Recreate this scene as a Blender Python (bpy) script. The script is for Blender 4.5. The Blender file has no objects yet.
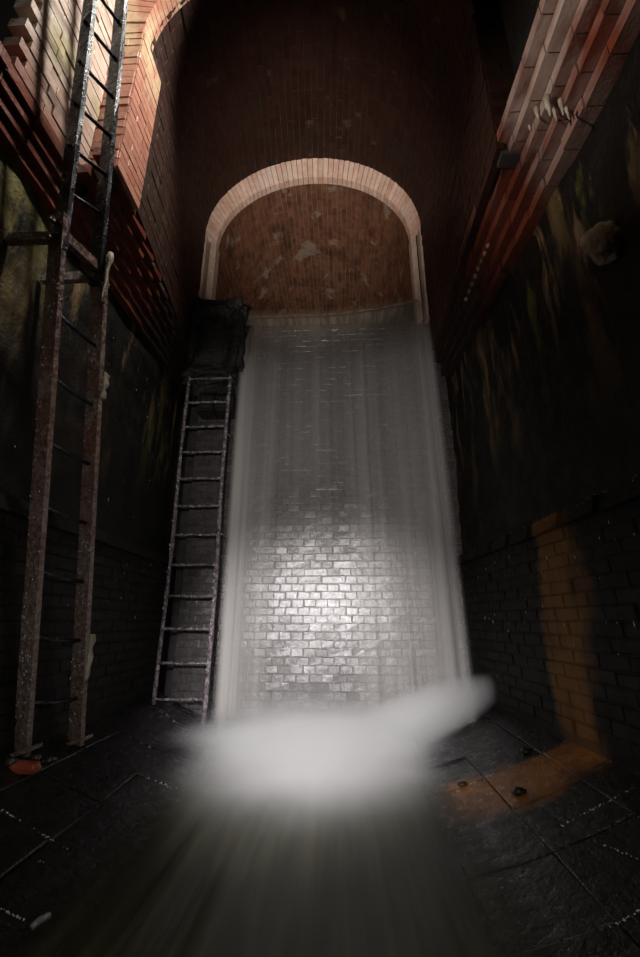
import bpy, bmesh, math, random
import numpy as np
from mathutils import Vector, Matrix, noise

random.seed(7)
rng = np.random.default_rng(7)
scene = bpy.context.scene
scene.cycles.volume_bounces = 4
COL = scene.collection

# ------------------------------------------------------------------ camera
F_PX = 430.0
PITCH = math.atan(142 / 430.0)
YAW = math.radians(2.53)
CAM = Vector((0, 0, 1.06))
cam_d = bpy.data.cameras.new('camera')
cam_d.sensor_fit = 'VERTICAL'
cam_d.sensor_height = 36.0
cam_d.lens = F_PX / 957 * 36.0
cam_d.clip_start = 0.02
cam = bpy.data.objects.new('camera', cam_d)
COL.objects.link(cam)
cam.location = CAM
cam.rotation_euler = (math.pi / 2 + PITCH, 0, YAW)
scene.camera = cam
FW = Vector((-math.sin(YAW) * math.cos(PITCH), math.cos(YAW) * math.cos(PITCH), math.sin(PITCH)))
RT = Vector((math.cos(YAW), math.sin(YAW), 0))
UP = RT.cross(FW)


def ray(x, y):
    return FW * F_PX + RT * (x - 320) + UP * (478.5 - y)


def at_x(x, y, v):
    r = ray(x, y)
    return CAM + r * ((v - CAM.x) / r.x)


def at_y(x, y, v):
    r = ray(x, y)
    return CAM + r * ((v - CAM.y) / r.y)


def project(p):
    q = Vector(p) - CAM
    d = q.dot(FW)
    if d < 0.05:
        return None
    return 320 + F_PX * q.dot(RT) / d, 478.5 - F_PX * q.dot(UP) / d, d


# ------------------------------------------------------------------ light
world = bpy.data.worlds.new('world')
scene.world = world
world.use_nodes = True
world.node_tree.nodes['Background'].inputs[0].default_value = (0.5, 0.6, 0.8, 1)
world.node_tree.nodes['Background'].inputs[1].default_value = 0.0015

vs = scene.view_settings
vs.view_transform = 'Standard'
vs.look = 'None'
vs.exposure = 0.0
vs.gamma = 1.0
vs.use_curve_mapping = False


def spot(name, loc, target, watts, angle, blend, color, radius):
    d = bpy.data.lights.new(name, 'SPOT')
    d.energy = watts
    d.spot_size = math.radians(angle)
    d.spot_blend = blend
    d.color = color
    d.shadow_soft_size = radius
    o = bpy.data.objects.new(name, d)
    COL.objects.link(o)
    o.location = loc
    o.rotation_euler = (Vector(target) - Vector(loc)).to_track_quat('-Z', 'Y').to_euler()
    return o


# the photographer's torch beside the camera, then added fill spots
spot('torch_light', (-0.50, 0.02, 1.46), (-0.14, 4.2, 0.55), 920, 46, 1.0, (1.0, 0.96, 0.97), 0.05)
spot('curtain_fill_light', (-0.35, -0.05, 1.40), (-0.02, 4.5, 2.9), 280, 58, 1.0, (1.0, 0.94, 0.90), 0.05)  # added fill that brightens the water curtain evenly
spot('inlet_fill_light', (-0.30, 0.0, 1.5), (-0.30, 4.5, 6.50), 1350, 36, 1.0, (1.0, 0.90, 0.82), 0.06)  # added spot that brightens the inlet ring
spot('stain_fill_light', (-0.2, -0.1, 1.70), (1.40, 2.75, 1.05), 17.0, 58, 1.0, (1.0, 0.88, 0.76), 0.04)  # added fill on the iron stain of the right wall
spot('floor_fill_light', (0.0, -0.12, 1.62), (-0.15, 2.3, 0.0), 46, 96, 1.0, (1.0, 0.95, 0.90), 0.03)  # added wide fill for the floor and its pale specks
spot('ladder_fill_light', (0.15, -0.15, 1.35), (-1.65, 2.7, 1.7), 60, 62, 1.0, (1.0, 0.93, 0.90), 0.04)  # added fill on the tall ladder
# daylight dropping through the opening in the roof slab of the shaft
HATCHES = ((0.75, 1.25),)


def hatch(name, loc, target, watts, spread):
    d = bpy.data.lights.new(name, 'AREA')
    d.shape = 'DISK'
    d.size = 0.5
    d.energy = watts
    d.spread = math.radians(spread)
    d.color = (1.0, 0.95, 0.87)
    o = bpy.data.objects.new(name, d)
    COL.objects.link(o)
    o.location = loc
    o.rotation_euler = (Vector(target) - Vector(loc)).to_track_quat('-Z', 'Y').to_euler()


hatch('hatch_daylight', (*HATCHES[0], 7.9), (-1.75, 1.80, 5.1), 38, 50)
# added unseen lamp on the ladder side, brightens the right corbels
spot('corbel_fill_light', (-1.30, 0.55, 3.35), (1.35, 1.75, 4.05), 150, 46, 1.0, (1.0, 0.90, 0.84), 0.04)


# ------------------------------------------------------------------ materials
def nodes_of(name):
    m = bpy.data.materials.new(name)
    m.use_nodes = True
    nt = m.node_tree
    for n in list(nt.nodes):
        nt.nodes.remove(n)
    out = nt.nodes.new('ShaderNodeOutputMaterial')
    return m, nt, out


class G:
    """small helper for wiring nodes"""

    def __init__(self, nt):
        self.nt = nt

    def n(self, t, **kw):
        nd = self.nt.nodes.new(t)
        for k, v in kw.items():
            setattr(nd, k, v)
        return nd

    def link(self, a, b):
        self.nt.links.new(a, b)

    def val(self, s, sock):
        if hasattr(s, 'is_linked') or isinstance(s, bpy.types.NodeSocket):
            self.link(s, sock)
        else:
            sock.default_value = s

    def math(self, op, a, b=0.0, c=0.0, clamp=False):
        m = self.n('ShaderNodeMath', operation=op)
        m.use_clamp = clamp
        self.val(a, m.inputs[0])
        self.val(b, m.inputs[1])
        self.val(c, m.inputs[2])
        return m.outputs[0]

    def mix(self, fac, a, b, mode='MIX'):
        m = self.n('ShaderNodeMix', data_type='RGBA', blend_type=mode)
        self.val(fac, m.inputs[0])
        for s, i in ((a, 6), (b, 7)):
            if isinstance(s, tuple):
                m.inputs[i].default_value = (*s, 1) if len(s) == 3 else s
            else:
                self.link(s, m.inputs[i])
        return m.outputs[2]

    def pos(self):
        return self.n('ShaderNodeNewGeometry').outputs['Position']

    def xyz(self, v=None):
        s = self.n('ShaderNodeSeparateXYZ')
        self.link(v if v is not None else self.pos(), s.inputs[0])
        return s.outputs

    def noise(self, scale, detail=4, rough=0.55, vec=None, sc=(1, 1, 1)):
        if vec is None:
            vec = self.pos()
        mp = self.n('ShaderNodeMapping')
        mp.inputs['Scale'].default_value = sc
        self.link(vec, mp.inputs[0])
        t = self.n('ShaderNodeTexNoise')
        t.inputs['Scale'].default_value = scale
        t.inputs['Detail'].default_value = detail
        t.inputs['Roughness'].default_value = rough
        self.link(mp.outputs[0], t.inputs['Vector'])
        return t.outputs['Fac']

    def step(self, v, lo, hi, a=0.0, b=1.0):
        m = self.n('ShaderNodeMapRange', interpolation_type='SMOOTHSTEP')
        self.val(v, m.inputs[0])
        m.inputs[1].default_value = lo
        m.inputs[2].default_value = hi
        m.inputs[3].default_value = a
        m.inputs[4].default_value = b
        return m.outputs[0]

    def bump(self, h, strength, dist):
        b = self.n('ShaderNodeBump')
        b.inputs['Strength'].default_value = strength
        b.inputs['Distance'].default_value = dist
        self.link(h, b.inputs['Height'])
        return b.outputs[0]

    def rnd(self):
        a = self.n('ShaderNodeObjectInfo').outputs['Random']
        b = self.n('ShaderNodeNewGeometry').outputs['Random Per Island']
        s = self.math('ADD', a, b)
        return self.math('FRACT', self.math('MULTIPLY', s, 7.31))


def surface(name, c1, c2, rough=0.5, rough2=None, spec=0.5, nscale=9.0, bump=0.4, bdist=0.006,
            overlays=(), bscale=60.0, per_piece=True, streak=None, metallic=0.0):
    """mottled wet masonry; overlays = list of fn(g) -> (factor, colour)"""
    m, nt, out = nodes_of(name)
    g = G(nt)
    p = g.n('ShaderNodeBsdfPrincipled')
    g.link(p.outputs[0], out.inputs[0])
    nz = g.noise(nscale, 5, 0.6)
    f = g.step(nz, 0.3, 0.7)
    if per_piece:
        f = g.math('ADD', g.math('MULTIPLY', f, 0.55), g.math('MULTIPLY', g.rnd(), 0.55), clamp=True)
    col = g.mix(f, c1, c2)
    for ov in overlays:
        fac, oc = ov(g)
        col = g.mix(fac, col, oc)
    g.link(col, p.inputs['Base Color'])
    r2 = rough if rough2 is None else rough2
    rr = g.step(g.noise(nscale * 2.2, 3), 0.35, 0.65, rough, r2)
    g.link(rr, p.inputs['Roughness'])
    p.inputs['Specular IOR Level'].default_value = spec
    p.inputs['Metallic'].default_value = metallic
    h = g.math('ADD', g.noise(bscale, 4, 0.65), g.math('MULTIPLY', g.noise(bscale * 0.28, 3), 1.4))
    g.link(g.bump(h, bump, bdist), p.inputs['Normal'])
    return m


def streaks(lo, hi, z0, z1, col, scale=2.2, stretch=0.16, seed=0.0):
    def f(g):
        v = g.n('ShaderNodeVectorMath', operation='ADD')
        g.link(g.pos(), v.inputs[0])
        v.inputs[1].default_value = (seed, seed * 1.7, 0)
        s = g.step(g.noise(scale, 6, 0.6, v.outputs[0], (1, 1, stretch)), lo, hi)
        z = g.xyz()[2]
        w = g.step(z, z0, z1)
        return g.math('MULTIPLY', s, w), col
    return f


def blotch(lo, hi, col, scale=3.0, seed=0.0, amt=1.0):
    def f(g):
        v = g.n('ShaderNodeVectorMath', operation='ADD')
        g.link(g.pos(), v.inputs[0])
        v.inputs[1].default_value = (seed, seed * 1.3, seed * .7)
        return g.math('MULTIPLY', g.step(g.noise(scale, 5, 0.6, v.outputs[0]), lo, hi), amt), col
    return f


def iron_band(side, xmin, col=(0.38, 0.14, 0.020)):
    """ochre run-off from the right-hand wall, down over the benching"""
    def f(g):
        x, y, z = g.xyz()
        wob = g.math('MULTIPLY', g.math('SUBTRACT', g.noise(2.6, 4), 0.5), 0.5)
        yy = g.math('ADD', y, wob)
        a = g.step(yy, 2.52, 2.74)
        b = g.step(yy, 2.95, 3.07, 1, 0)
        c = g.step(x, xmin, xmin + 0.35)
        k = g.math('MULTIPLY', g.math('MULTIPLY', a, b), c)
        n = g.step(g.noise(7, 5, 0.6, None, (1, 1, 0.35)), 0.25, 0.6, 0.35, 0.95)
        return g.math('MULTIPLY', k, n), col
    return f


def left_moss(g):
    x, y, z = g.xyz()
    n = g.step(g.noise(3.4, 6, 0.65, None, (1, 1, 0.45)), 0.40, 0.62)
    k = g.math('MULTIPLY', g.step(x, -1.4, -1.2, 1, 0), g.step(z, 2.5, 3.4))
    k = g.math('MULTIPLY', k, g.step(y, 1.7, 2.4, 1, 0))
    return g.math('MULTIPLY', g.math('MULTIPLY', n, k), 0.9), (0.26, 0.22, 0.075)


def foot_grey(g):
    z = g.xyz()[2]
    n = g.math('MULTIPLY', g.noise(3.0, 5), 1.4)
    return g.step(g.math('ADD', z, n), 1.6, 3.2, 0.6, 0.0), (0.25, 0.20, 0.165)


M = {}
LIME = (0.52, 0.47, 0.38)
M['wetmortar'] = surface('wet_grey_mortar', (0.03, 0.027, 0.026), (0.06, 0.054, 0.052), 0.35, 0.5, 0.7, per_piece=False)
M['mortar'] = surface('dark_mortar', (0.025, 0.02, 0.016), (0.06, 0.05, 0.04), 0.7, per_piece=False)
M['vault'] = surface('dark_vault_brick', (0.024, 0.0085, 0.0055), (0.048, 0.0175, 0.0105), 0.7, 0.55, 0.25, 7, 0.5,  # dark brick tone, also laid on the right pier
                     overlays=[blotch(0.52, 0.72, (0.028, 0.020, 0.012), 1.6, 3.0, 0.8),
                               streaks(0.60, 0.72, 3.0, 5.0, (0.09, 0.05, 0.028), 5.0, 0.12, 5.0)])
M['tunnel'] = surface('tunnel_brick', (0.085, 0.033, 0.018), (0.22, 0.10, 0.055), 0.6, 0.5, 0.35, 10, 0.5,
                      overlays=[blotch(0.61, 0.66, (0.34, 0.27, 0.22), 2.6, 8.0, 0.6), blotch(0.5, 0.7, (0.05, 0.022, 0.014), 3.0, 14.0, 0.7)])
M['tunnelmortar'] = surface('limed_mortar', (0.14, 0.10, 0.07), (0.30, 0.24, 0.18), 0.7, per_piece=False)
M['ring'] = surface('pale_ring_brick', (0.54, 0.30, 0.21), (0.78, 0.58, 0.47), 0.6, 0.5, 0.4, 12, 0.5,
                    overlays=[blotch(0.5, 0.7, (0.66, 0.54, 0.46), 5.0, 2.0, 0.75)])
M['ring_stone'] = surface('pale_jamb', (0.5, 0.36, 0.27), (0.66, 0.52, 0.42), 0.6, per_piece=False)
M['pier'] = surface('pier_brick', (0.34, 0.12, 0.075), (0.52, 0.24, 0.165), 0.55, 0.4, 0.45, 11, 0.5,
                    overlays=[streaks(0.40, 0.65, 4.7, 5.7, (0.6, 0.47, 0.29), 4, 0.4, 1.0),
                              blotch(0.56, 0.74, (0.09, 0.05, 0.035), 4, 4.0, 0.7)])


def near_lime(g):
    x, y, z = g.xyz()
    n = g.step(g.noise(2.6, 5, 0.6, None, (1, 0.5, 1)), 0.36, 0.60)
    return g.math('MULTIPLY', g.math('MULTIPLY', n, g.step(y, 1.9, 2.7, 1, 0)), g.step(z, 3.75, 4.0, 0.4, 0.95)), (0.56, 0.43, 0.36)


def far_shade(g):  # shade on the far corbel ends, put into their colour
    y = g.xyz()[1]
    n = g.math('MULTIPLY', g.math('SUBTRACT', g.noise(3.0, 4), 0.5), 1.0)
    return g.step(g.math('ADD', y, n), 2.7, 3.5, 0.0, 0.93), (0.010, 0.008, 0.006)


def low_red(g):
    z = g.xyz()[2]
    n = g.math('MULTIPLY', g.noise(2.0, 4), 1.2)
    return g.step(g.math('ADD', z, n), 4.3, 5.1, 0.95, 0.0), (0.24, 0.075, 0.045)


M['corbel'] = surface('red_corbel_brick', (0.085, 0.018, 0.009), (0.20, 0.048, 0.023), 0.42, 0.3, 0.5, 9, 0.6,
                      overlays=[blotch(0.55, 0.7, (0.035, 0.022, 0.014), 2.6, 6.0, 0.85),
                                streaks(0.57, 0.68, 3.8, 4.4, (0.42, 0.36, 0.27), 2.4, 0.5, 9.0), far_shade])
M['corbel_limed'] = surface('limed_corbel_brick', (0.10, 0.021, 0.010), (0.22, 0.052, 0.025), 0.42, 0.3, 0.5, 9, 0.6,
                            overlays=[blotch(0.56, 0.66, (0.020, 0.015, 0.010), 2.0, 6.0, 0.9), near_lime, far_shade])
M['limed'] = surface('limed_lit_brick', (0.36, 0.25, 0.19), (0.56, 0.46, 0.38), 0.5, 0.4, 0.45, 8, 0.6,  # lime, plus strong light put into the pale tone
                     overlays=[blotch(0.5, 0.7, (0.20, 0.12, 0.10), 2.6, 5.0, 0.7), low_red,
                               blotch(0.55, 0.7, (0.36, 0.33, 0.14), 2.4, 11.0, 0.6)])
M['backbrick'] = surface('wet_grey_brick', (0.045, 0.039, 0.038), (0.09, 0.08, 0.078), 0.21, 0.31, 1.0, 14, 0.4, 0.006,
                         overlays=[blotch(0.55, 0.72, (0.07, 0.045, 0.035), 2.4, 7.0, 0.7)], bscale=75)
M['lowmortar'] = surface('wet_black_mortar', (0.005, 0.0045, 0.004), (0.010, 0.009, 0.007), 0.6, 0.7, 0.15, 6, 0.5, per_piece=False,
                        overlays=[iron_band(1, 1.15, (0.24, 0.11, 0.025))])
M['lowbrick'] = surface('wet_black_brick', (0.006, 0.0055, 0.0045), (0.014, 0.012, 0.009), 0.6, 0.7, 0.15, 6, 0.5,
                        overlays=[iron_band(1, 1.15, (0.34, 0.155, 0.035))])
M['wall'] = surface('wet_slimed_wall', (0.004, 0.0036, 0.003), (0.012, 0.0095, 0.007), 0.45, 0.65, 0.2, 3.2, 0.8, 0.012,
                    per_piece=False, bscale=38,
                    overlays=[streaks(0.52, 0.66, 1.9, 3.0, (0.115, 0.078, 0.032), 2.6, 0.22, 2.0),
                              streaks(0.56, 0.66, 2.2, 3.6, (0.19, 0.12, 0.06), 5.5, 0.16, 6.0),
                              streaks(0.60, 0.70, 2.0, 3.4, (0.085, 0.085, 0.018), 3.2, 0.25, 12.0), left_moss])
M['slab'] = surface('wet_floor_slab', (0.004, 0.0037, 0.003), (0.009, 0.0083, 0.007), 0.24, 0.45, 0.4, 7, 0.8, 0.006,
                    bscale=55, overlays=[iron_band(1, 0.45)])
M['block'] = surface('rough_black_masonry', (0.006, 0.006, 0.0045), (0.02, 0.0185, 0.0135), 0.45, 0.6, 0.5, 9, 1.0, 0.02,
                     per_piece=False, bscale=30)
M['rust'] = surface('wet_rusty_iron', (0.10, 0.05, 0.032), (0.24, 0.10, 0.06), 0.14, 0.42, 1.0, 16, 1.0, 0.022,
                    per_piece=False, bscale=130, metallic=0.15,
                    overlays=[blotch(0.5, 0.62, (0.26, 0.20, 0.16), 6, 3.0, 0.85),
                              blotch(0.56, 0.66, (0.26, 0.035, 0.018), 4, 9.0, 0.7), foot_grey])
M['iron'] = surface('wet_blue_black_iron', (0.005, 0.006, 0.012), (0.014, 0.016, 0.028), 0.25, 0.4, 0.6, 14, 0.7, 0.006,
                    per_piece=False, bscale=70, metallic=0.3)
M['thin_iron'] = surface('wet_scaly_iron', (0.16, 0.12, 0.13), (0.5, 0.42, 0.46), 0.14, 0.4, 1.0, 18, 1.0, 0.016,
                         per_piece=False, bscale=95, metallic=0.5)
M['calcite'] = surface('pale_calcite', (0.34, 0.28, 0.19), (0.58, 0.52, 0.42), 0.4, 0.6, 0.5, 14, 0.7, 0.006,
                       per_piece=False)
M['lump'] = surface('ochre_calcite', (0.12, 0.08, 0.035), (0.40, 0.31, 0.18), 0.4, 0.6, 0.5, 9, 0.9, 0.012,
                    per_piece=False, bscale=40)
M['rag'] = surface('dirty_rag', (0.22, 0.18, 0.13), (0.42, 0.37, 0.28), 0.75, per_piece=False)
M['redbit'] = surface('red_brick_bit', (0.26, 0.05, 0.02), (0.36, 0.08, 0.03), 0.4, per_piece=False)
M['stick'] = surface('wet_pale_stick', (0.16, 0.15, 0.15), (0.3, 0.29, 0.28), 0.25, per_piece=False)
M['stone'] = surface('wet_dark_stone', (0.012, 0.010, 0.008), (0.035, 0.03, 0.022), 0.35, per_piece=False)


def water_sheet_mat(name, base, seed, top_fade):
    m, nt, out = nodes_of(name)
    g = G(nt)
    uv = g.n('ShaderNodeUVMap')
    uv.uv_map = 'UVMap'
    off = g.n('ShaderNodeVectorMath', operation='ADD')
    g.link(uv.outputs[0], off.inputs[0])
    off.inputs[1].default_value = (seed, seed * 0.37, 0)
    u, v, _ = g.xyz(uv.outputs[0])
    wide = g.noise(1.0, 3, 0.5, off.outputs[0], (9, 0.55, 1))
    fine = g.noise(1.0, 4, 0.6, off.outputs[0], (46, 1.0, 1))
    s = g.math('ADD', g.math('MULTIPLY', wide, 0.95), g.math('MULTIPLY', fine, 0.55))
    s = g.step(s, 0.30, 1.15, 0.12, 1.0)
    # aerated water turns white as it drops
    white = g.step(v, 0.0, top_fade, 0.42, 1.0)
    edge = g.math('ADD', g.step(u, 0.0, 0.13, 0.42, 0.0), g.step(u, 0.88, 1.0, 0.0, 0.16))
    a = g.math('ADD', g.math('MULTIPLY', s, base), edge)
    a = g.math('MULTIPLY', a, white)
    thin = g.math('MULTIPLY', g.step(u, 0.10, 0.24), g.step(u, 0.50, 0.66, 1, 0))
    thin = g.math('MULTIPLY', thin, g.step(v, 0.35, 0.62))
    a = g.math('MULTIPLY', a, g.step(thin, 0.0, 1.0, 1.0, 0.5))
    soft = g.math('MULTIPLY', g.step(u, 0.0, 0.03), g.step(u, 0.965, 1.0, 1, 0))
    soft = g.math('MULTIPLY', soft, g.step(v, 0.93, 1.0, 1, 0.1))
    a = g.math('MULTIPLY', a, soft, clamp=True)
    d = g.n('ShaderNodeBsdfDiffuse')
    wc = g.mix(g.step(v, 0.03, 0.24), (0.50, 0.41, 0.31), (0.80, 0.78, 0.75))
    g.link(wc, d.inputs[0])
    t = g.n('ShaderNodeBsdfTranslucent')
    g.link(wc, t.inputs[0])
    mx = g.n('ShaderNodeMixShader')
    mx.inputs[0].default_value = 0.35
    g.link(d.outputs[0], mx.inputs[1])
    g.link(t.outputs[0], mx.inputs[2])
    tr = g.n('ShaderNodeBsdfTransparent')
    mm = g.n('ShaderNodeMixShader')
    g.link(a, mm.inputs[0])
    g.link(tr.outputs[0], mm.inputs[1])
    g.link(mx.outputs[0], mm.inputs[2])
    g.link(mm.outputs[0], out.inputs[0])
    return m


def crest_mat():
    m, nt, out = nodes_of('smooth_brown_water')
    g = G(nt)
    p = g.n('ShaderNodeBsdfPrincipled')
    n = g.noise(1.0, 4, 0.6, None, (14, 1.2, 1.2))
    g.link(g.mix(g.step(n, 0.3, 0.7), (0.10, 0.085, 0.06), (0.30, 0.26, 0.21)), p.inputs['Base Color'])
    p.inputs['Roughness'].default_value = 0.35
    tr = g.n('ShaderNodeBsdfTransparent')
    mm = g.n('ShaderNodeMixShader')
    g.link(g.step(n, 0.3, 0.7, 0.5, 0.95), mm.inputs[0])
    g.link(tr.outputs[0], mm.inputs[1])
    g.link(p.outputs[0], mm.inputs[2])
    g.link(mm.outputs[0], out.inputs[0])
    return m


def stream_mat():
    m, nt, out = nodes_of('murky_stream')
    g = G(nt)
    p = g.n('ShaderNodeBsdfPrincipled')
    x, y, z = g.xyz()
    st = g.noise(1.0, 5, 0.6, None, (16, 0.8, 1))
    col = g.mix(g.step(st, 0.35, 0.75), (0.026, 0.027, 0.011), (0.068, 0.067, 0.034))
    n2 = g.noise(2.2, 4, 0.6)
    foam = g.step(g.math('ADD', y, g.math('MULTIPLY', n2, 0.9)), 3.35, 4.5)
    col = g.mix(foam, col, (0.75, 0.75, 0.75))
    g.link(col, p.inputs['Base Color'])
    p.inputs['Roughness'].default_value = 0.42
    p.inputs['Specular IOR Level'].default_value = 0.35
    g.link(g.bump(st, 0.25, 0.02), p.inputs['Normal'])
    dx = g.math('ABSOLUTE', g.math('ADD', x, 0.2))
    a = g.step(dx, 0.55, 0.93, 0.96, 0.0)
    tr = g.n('ShaderNodeBsdfTransparent')
    mm = g.n('ShaderNodeMixShader')
    g.link(a, mm.inputs[0])
    g.link(tr.outputs[0], mm.inputs[1])
    g.link(p.outputs[0], mm.inputs[2])
    g.link(mm.outputs[0], out.inputs[0])
    return m


def spray_mat(name, dens, power, wisps=0.4):
    m, nt, out = nodes_of(name)
    g = G(nt)
    tc = g.n('ShaderNodeTexCoord')
    ln = g.n('ShaderNodeVectorMath', operation='LENGTH')
    g.link(tc.outputs['Object'], ln.inputs[0])
    f = g.math('SUBTRACT', 1.0, ln.outputs['Value'], clamp=True)
    f = g.math('POWER', f, power)
    nz = g.step(g.noise(2.2, 3, 0.55, tc.outputs['Object'], (1, 1, 1)), 0.25, 0.75, 1 - wisps, 1 + wisps)
    k = g.math('MULTIPLY', g.math('MULTIPLY', f, nz), dens)
    vs_ = g.n('ShaderNodeVolumeScatter')
    vs_.inputs['Color'].default_value = (0.97, 0.97, 0.98, 1)
    vs_.inputs['Anisotropy'].default_value = 0.0
    g.link(k, vs_.inputs['Density'])
    g.link(vs_.outputs[0], out.inputs['Volume'])
    return m


# ------------------------------------------------------------------ object helpers
def tag(o, label=None, cat=None, group=None, kind=None):
    if label:
        o['label'] = label
    if cat:
        o['category'] = cat
    if group:
        o['group'] = group
    if kind:
        o['kind'] = kind
    return o


def empty(name, loc, label=None, cat=None, group=None, kind=None):
    o = bpy.data.objects.new(name, None)
    o.location = loc
    o.empty_display_size = 0.1
    COL.objects.link(o)
    return tag(o, label, cat, group, kind)


def mesh_obj(name, verts, faces, mat, parent=None, smooth=False):
    me = bpy.data.meshes.new(name)
    me.from_pydata([tuple(v) for v in verts], [], [tuple(f) for f in faces])
    me.update()
    return link_mesh(name, me, mat, parent, smooth)


def link_mesh(name, me, mat, parent=None, smooth=False):
    if mat is not None and not me.materials:
        me.materials.append(M[mat] if isinstance(mat, str) else mat)
    if smooth:
        me.polygons.foreach_set('use_smooth', [True] * len(me.polygons))
    o = bpy.data.objects.new(name, me)
    COL.objects.link(o)
    if parent is not None:
        o.parent = parent
        o.matrix_parent_inverse = Matrix.Translation(-Vector(parent.location))
    return o


class MB:
    def __init__(self):
        self.v, self.f = [], []

    def box(self, c, ax, ay, az):
        """box from centre and three half-axis vectors"""
        c, ax, ay, az = Vector(c), Vector(ax), Vector(ay), Vector(az)
        b = len(self.v)
        for sx in (-1, 1):
            for sy in (-1, 1):
                for sz in (-1, 1):
                    self.v.append(c + ax * sx + ay * sy + az * sz)
        for q in ((0, 1, 3, 2), (4, 6, 7, 5), (0, 4, 5, 1), (2, 3, 7, 6), (0, 2, 6, 4), (1, 5, 7, 3)):
            self.f.append(tuple(b + i for i in q))
        return self

    def span(self, lo, hi):
        lo, hi = Vector(lo), Vector(hi)
        h = (hi - lo) / 2
        return self.box((lo + hi) / 2, (h.x, 0, 0), (0, h.y, 0), (0, 0, h.z))

    def tube(self, pts, radii, seg=10, cap=True):
        pts = [Vector(p) for p in pts]
        if not hasattr(radii, '__len__'):
            radii = [radii] * len(pts)
        b = len(self.v)
        for i, p in enumerate(pts):
            t = (pts[min(i + 1, len(pts) - 1)] - pts[max(i - 1, 0)]).normalized()
            a = Vector((0, 0, 1)) if abs(t.z) < 0.9 else Vector((1, 0, 0))
            u = t.cross(a).normalized()
            w = t.cross(u)
            for k in range(seg):
                an = 2 * math.pi * k / seg
                self.v.append(p + (u * math.cos(an) + w * math.sin(an)) * radii[i])
        for i in range(len(pts) - 1):
            for k in range(seg):
                k2 = (k + 1) % seg
                self.f.append((b + i * seg + k, b + i * seg + k2, b + (i + 1) * seg + k2, b + (i + 1) * seg + k))
        if cap:
            self.f.append(tuple(b + k for k in reversed(range(seg))))
            e = b + (len(pts) - 1) * seg
            self.f.append(tuple(e + k for k in range(seg)))
        return self

    def build(self, name, mat, parent=None, smooth=False):
        return mesh_obj(name, self.v, self.f, mat, parent, smooth)


def grid_obj(name, fn, nu, nv, mat, parent=None, uv=False, smooth=True):
    vs_, fs = [], []
    for j in range(nv + 1):
        for i in range(nu + 1):
            vs_.append(fn(i / nu, j / nv))
    for j in range(nv):
        for i in range(nu):
            a = j * (nu + 1) + i
            fs.append((a, a + 1, a + nu + 2, a + nu + 1))
    o = mesh_obj(name, vs_, fs, mat, parent, smooth)
    if uv:
        me = o.data
        l = me.uv_layers.new(name='UVMap')
        co = np.array([((i % (nu + 1)) / nu, (i // (nu + 1)) / nv) for i in range(len(vs_))])
        idx = np.empty(len(me.loops), dtype=np.int32)
        me.loops.foreach_get('vertex_index', idx)
        l.data.foreach_set('uv', co[idx].ravel())
    return o


# --- bricks: local x = length, y = into the wall, z = height; the face lies at y = 0
def brick_verts(L, H, D, ch=0.006, jit=0.004, r=None):
    r = r or random
    l, h = L / 2, H / 2
    vs_ = []
    bulge = r.uniform(-0.003, 0.003)
    for (y, ins) in ((0.0, ch), (ch, 0.0), (D, 0.0)):
        for sx, sz in ((-1, -1), (1, -1), (1, 1), (-1, 1)):
            j = jit if y < D else 0
            vs_.append((sx * (l - ins) + r.uniform(-j, j), y + (bulge + r.uniform(-j, j) * .5 if y == 0 else 0),
                        sz * (h - ins) + r.uniform(-j, j) * .7))
    fs = [(0, 1, 2, 3)]
    for base in (0, 4):
        for k in range(4):
            k2 = (k + 1) % 4
            fs.append((base + k, base + 4 + k, base + 4 + k2, base + k2))
    return vs_, fs


_brick_cache = {}


def brick_set(L, H, D, mat, ch=0.004, jit=0.004, n=5):
    if mat in ('vault', 'tunnel', 'pier', 'limed'):
        ch, jit = 0.0015, 0.0018
    key = (round(L, 4), round(H, 4), round(D, 4), mat)
    if key not in _brick_cache:
        out = []
        for _ in range(n):
            v, f = brick_verts(L, H, D, ch, jit)
            me = bpy.data.meshes.new('brick')
            me.from_pydata(v, [], f)
            me.materials.append(M[mat])
            out.append((me, np.array(v), f))
        _brick_cache[key] = out
    return _brick_cache[key]


def px_size(mat4, L, H):
    c = mat4.translation
    p = project(c)
    if p is None or not (-15 < p[0] < 655 and -15 < p[1] < 972):
        return 0.0
    a = mat4.to_3x3()
    q = [project(c + a @ Vector((L / 2, 0, 0))), project(c + a @ Vector((0, 0, H / 2)))]
    if None in q:
        return 0.0
    e = [Vector((k[0] - p[0], k[1] - p[1])) for k in q]
    n = a @ Vector((0, -1, 0))
    if n.dot(CAM - c) <= 0:
        return 0.0
    return abs(e[0].x * e[1].y - e[0].y * e[1].x)


def lay(parent, places, mat, limit=300, rest_label=None):
    """places: (matrix, L, H, D). The largest in view become objects, the rest one stuff mesh."""
    order = sorted(places, key=lambda q: -px_size(q[0], q[1], q[2]))
    picked = [q for q in order[:limit] if px_size(q[0], q[1], q[2]) > 0]
    rest = order[len(picked):]
    for m4, L, H, D in picked:
        me, v, f = random.choice(brick_set(L, H, D, mat))
        o = bpy.data.objects.new('brick', me)
        COL.objects.link(o)
        o.parent = parent
        o.matrix_world = m4
    if rest:
        V, Fc, n = [], [], 0
        for m4, L, H, D in rest:
            me, v, f = random.choice(brick_set(L, H, D, mat))
            a = np.array(m4)
            V.append(v @ a[:3, :3].T + a[:3, 3])
            Fc += [tuple(n + i for i in q) for q in f]
            n += len(v)
        o = mesh_obj('remaining_bricks', np.concatenate(V).tolist(), Fc, mat, parent)
        o['kind'] = 'stuff'


def frame(c, tang, into):
    """matrix with local x along tang, y along into (unit, made orthogonal)"""
    t = Vector(tang).normalized()
    i = Vector(into)
    i = (i - t * i.dot(t)).normalized()
    u = t.cross(i)
    m = Matrix((t, i, u)).transposed().to_4x4()
    m.translation = Vector(c)
    return m


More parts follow.
